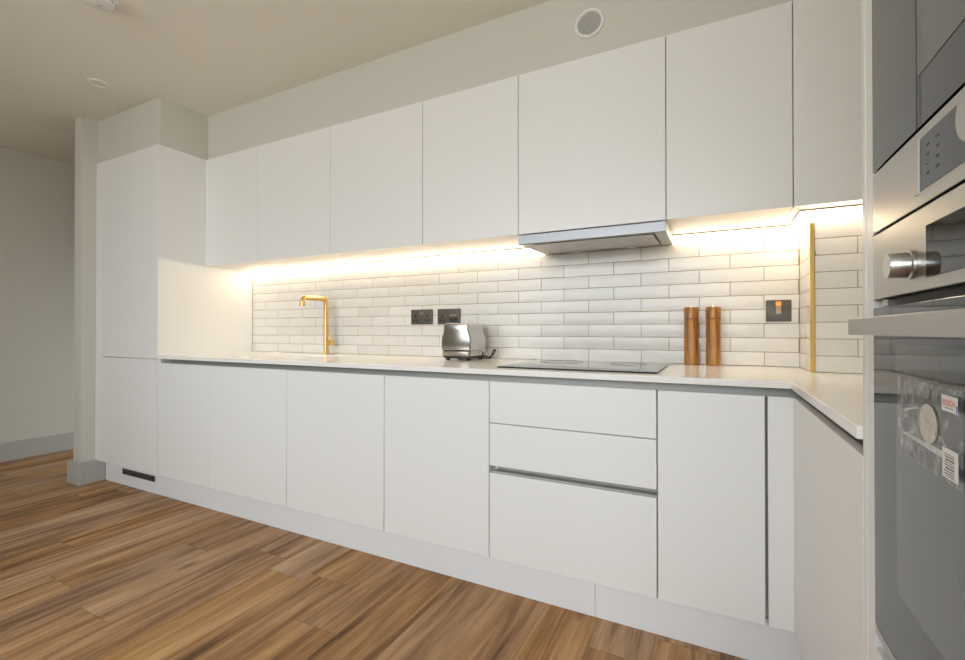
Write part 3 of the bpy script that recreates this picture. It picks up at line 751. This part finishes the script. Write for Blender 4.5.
# ------------------------------------------------------------------ bag of papers taped to the oven door
fx_ = RX - .0022
bag = thing('document_bag', 'clear plastic bag of papers and stickers taped to the lower oven door', 'bag', (fx_, -.93, .856))
BY0, BY1, BZ0, BZ1 = -.849, -1.012, .8565, .9470
bm = BM(); n = 16; vs = {}
for i in range(n + 1):
    for j in range(n + 1):
        y = BY0 + (BY1 - BY0) * i / n; z = BZ0 + (BZ1 - BZ0) * j / n
        b_ = math.sin(PI * i / n) * math.sin(PI * j / n)
        vs[i, j] = bm.verts.new((fx_ - .0020 * b_ ** .5 - .0012 * noise.noise(Vector((y * 60, z * 60, 3))) * b_, y, z))
for i in range(n):
    for j in range(n): bm.faces.new((vs[i, j], vs[i + 1, j], vs[i + 1, j + 1], vs[i, j + 1]))
obj('film', bm, FILM, bag)
xl = fx_ + .0006
def quad(name, mat, pts, d=.0005, parent=bag):
    bm = BM(); prism(bm, pts, 'x', xl, xl + d); return obj(name, bm, mat, parent)
# oval cream tag
bm = BM(); cyo, czo = -.9345, .9045
pts = [(cyo + .0215 * math.cos(2 * PI * i / 32), czo + .0205 * math.sin(2 * PI * i / 32)) for i in range(32)]
prism(bm, pts, 'x', xl - .0007, xl); tg = obj('paper_tag', bm, CREAM, bag)
bm = BM(); pts = [(-.930 + .007 * math.cos(2 * PI * i / 20), .9365 + .006 * math.sin(2 * PI * i / 20)) for i in range(20)]; prism(bm, pts, 'x', xl, xl + .0005); obj('dark_spot', bm, GREYINK, bag)
quad('paper_strip', PAPER, [(-.862, .8835), (-.980, .8835), (-.980, .8765), (-.862, .8805)])
quad('paper_strip', PAPER, [(-.866, .910), (-.905, .918), (-.905, .916), (-.866, .907)])
# stickers on the outside of the bag
xs = fx_ - .0030
bm = BM(); box(bm, xs, xs + .0004, -1.0095, -.977, .9255, .9405); st = obj('sticker', bm, PAPER, bag); st['label'] = 'white sticker with red lettering'
obj('lettering', text_bm('BOSCH', .0078, lambda a, b: (xs - .0002, -.9930 - a, .9335 + b)), REDINK, st)
bm = BM(); box(bm, xs - .0002, xs - .0001, -1.0015, -.984, .9285, .9292); obj('small_print', bm, GREYINK, st)
bm = BM(); box(bm, xs - .0002, xs - .0001, -1.0100, -1.0078, .9265, .9330); obj('blue_mark', bm, BLUEINK, st)
bm = BM(); box(bm, xs, xs + .0004, -1.0095, -.978, .8625, .8905); st2 = obj('sticker', bm, PAPER, bag); st2['label'] = 'white sticker with dark printed bars'
bm = BM(); zz = .8645
for k in range(9):
    h = random.choice((.0008, .0013, .002)); box(bm, xs - .0002, xs - .0001, -1.003, -.985 + (k % 3) * .0015, zz, zz + h); zz += h + .0012
obj('printed_bars', bm, GREYINK, st2)

# ------------------------------------------------------------------ light
wd = bpy.data.worlds.new('sky'); S.world = wd; wd.use_nodes = True
nt = wd.node_tree; bg = nt.nodes['Background']
tcw = N(nt, 'ShaderNodeTexCoord'); spw = N(nt, 'ShaderNodeSeparateXYZ'); crw = N(nt, 'ShaderNodeValToRGB')
mpw = N(nt, 'ShaderNodeMapRange'); mpw.inputs['From Min'].default_value = -.12; mpw.inputs['From Max'].default_value = .30
nt.links.new(tcw.outputs['Generated'], spw.inputs[0]); nt.links.new(spw.outputs['Z'], mpw.inputs['Value']); nt.links.new(mpw.outputs['Result'], crw.inputs['Fac'])
e = crw.color_ramp.elements
e[0].color = (.60, .60, .58, 1); e[1].color = (.86, .94, 1.0, 1); e[1].position = .8      # ground below, bright overcast sky above
nt.links.new(crw.outputs['Color'], bg.inputs['Color']); bg.inputs['Strength'].default_value = 8.7
for nm, loc, rot, sx, sy in (('window_portal', ((WIN1[0] + WIN1[1]) / 2, YF - .11, 1.655), (PI / 2, 0, 0), WIN1[1] - WIN1[0], 1.41),
                             ('window_portal', (XF + .11, (WIN2[0] + WIN2[1]) / 2, 1.655), (PI / 2, 0, PI / 2), WIN2[1] - WIN2[0], 1.41),
                             ('window_portal', (-4.33, 1.81, .575), (-PI / 2, 0, 0), .94, 1.05)):  # portal for the added hall glazing
    pl = bpy.data.lights.new(nm, 'AREA'); pl.shape = 'RECTANGLE'; pl.size = sx; pl.size_y = sy; pl.cycles.is_portal = True
    po = bpy.data.objects.new(nm, pl); COL.objects.link(po); po.location = loc; po.rotation_euler = rot

# ------------------------------------------------------------------ camera
cam = bpy.data.cameras.new('camera'); co = bpy.data.objects.new('camera', cam); COL.objects.link(co)
cam.sensor_width = 36.; cam.lens = 458.83 / 965 * 36; cam.clip_start = .02
cam.shift_y = -1.62 / 965
co.location = (0, -1.5716, 1.0011); co.rotation_euler = (math.radians(90.339), 0, math.radians(26.842))
S.camera = co
S.view_settings.view_transform = 'Standard'; S.view_settings.look = 'None'; S.view_settings.gamma = 1.; S.view_settings.use_curve_mapping = False
S.view_settings.exposure = .05
S.cycles.max_bounces = 14; S.cycles.diffuse_bounces = 8; S.cycles.transparent_max_bounces = 12; S.cycles.caustics_reflective = False
S.cycles.sample_clamp_indirect = 6.
try: S.cycles.use_denoising = True
except Exception: pass
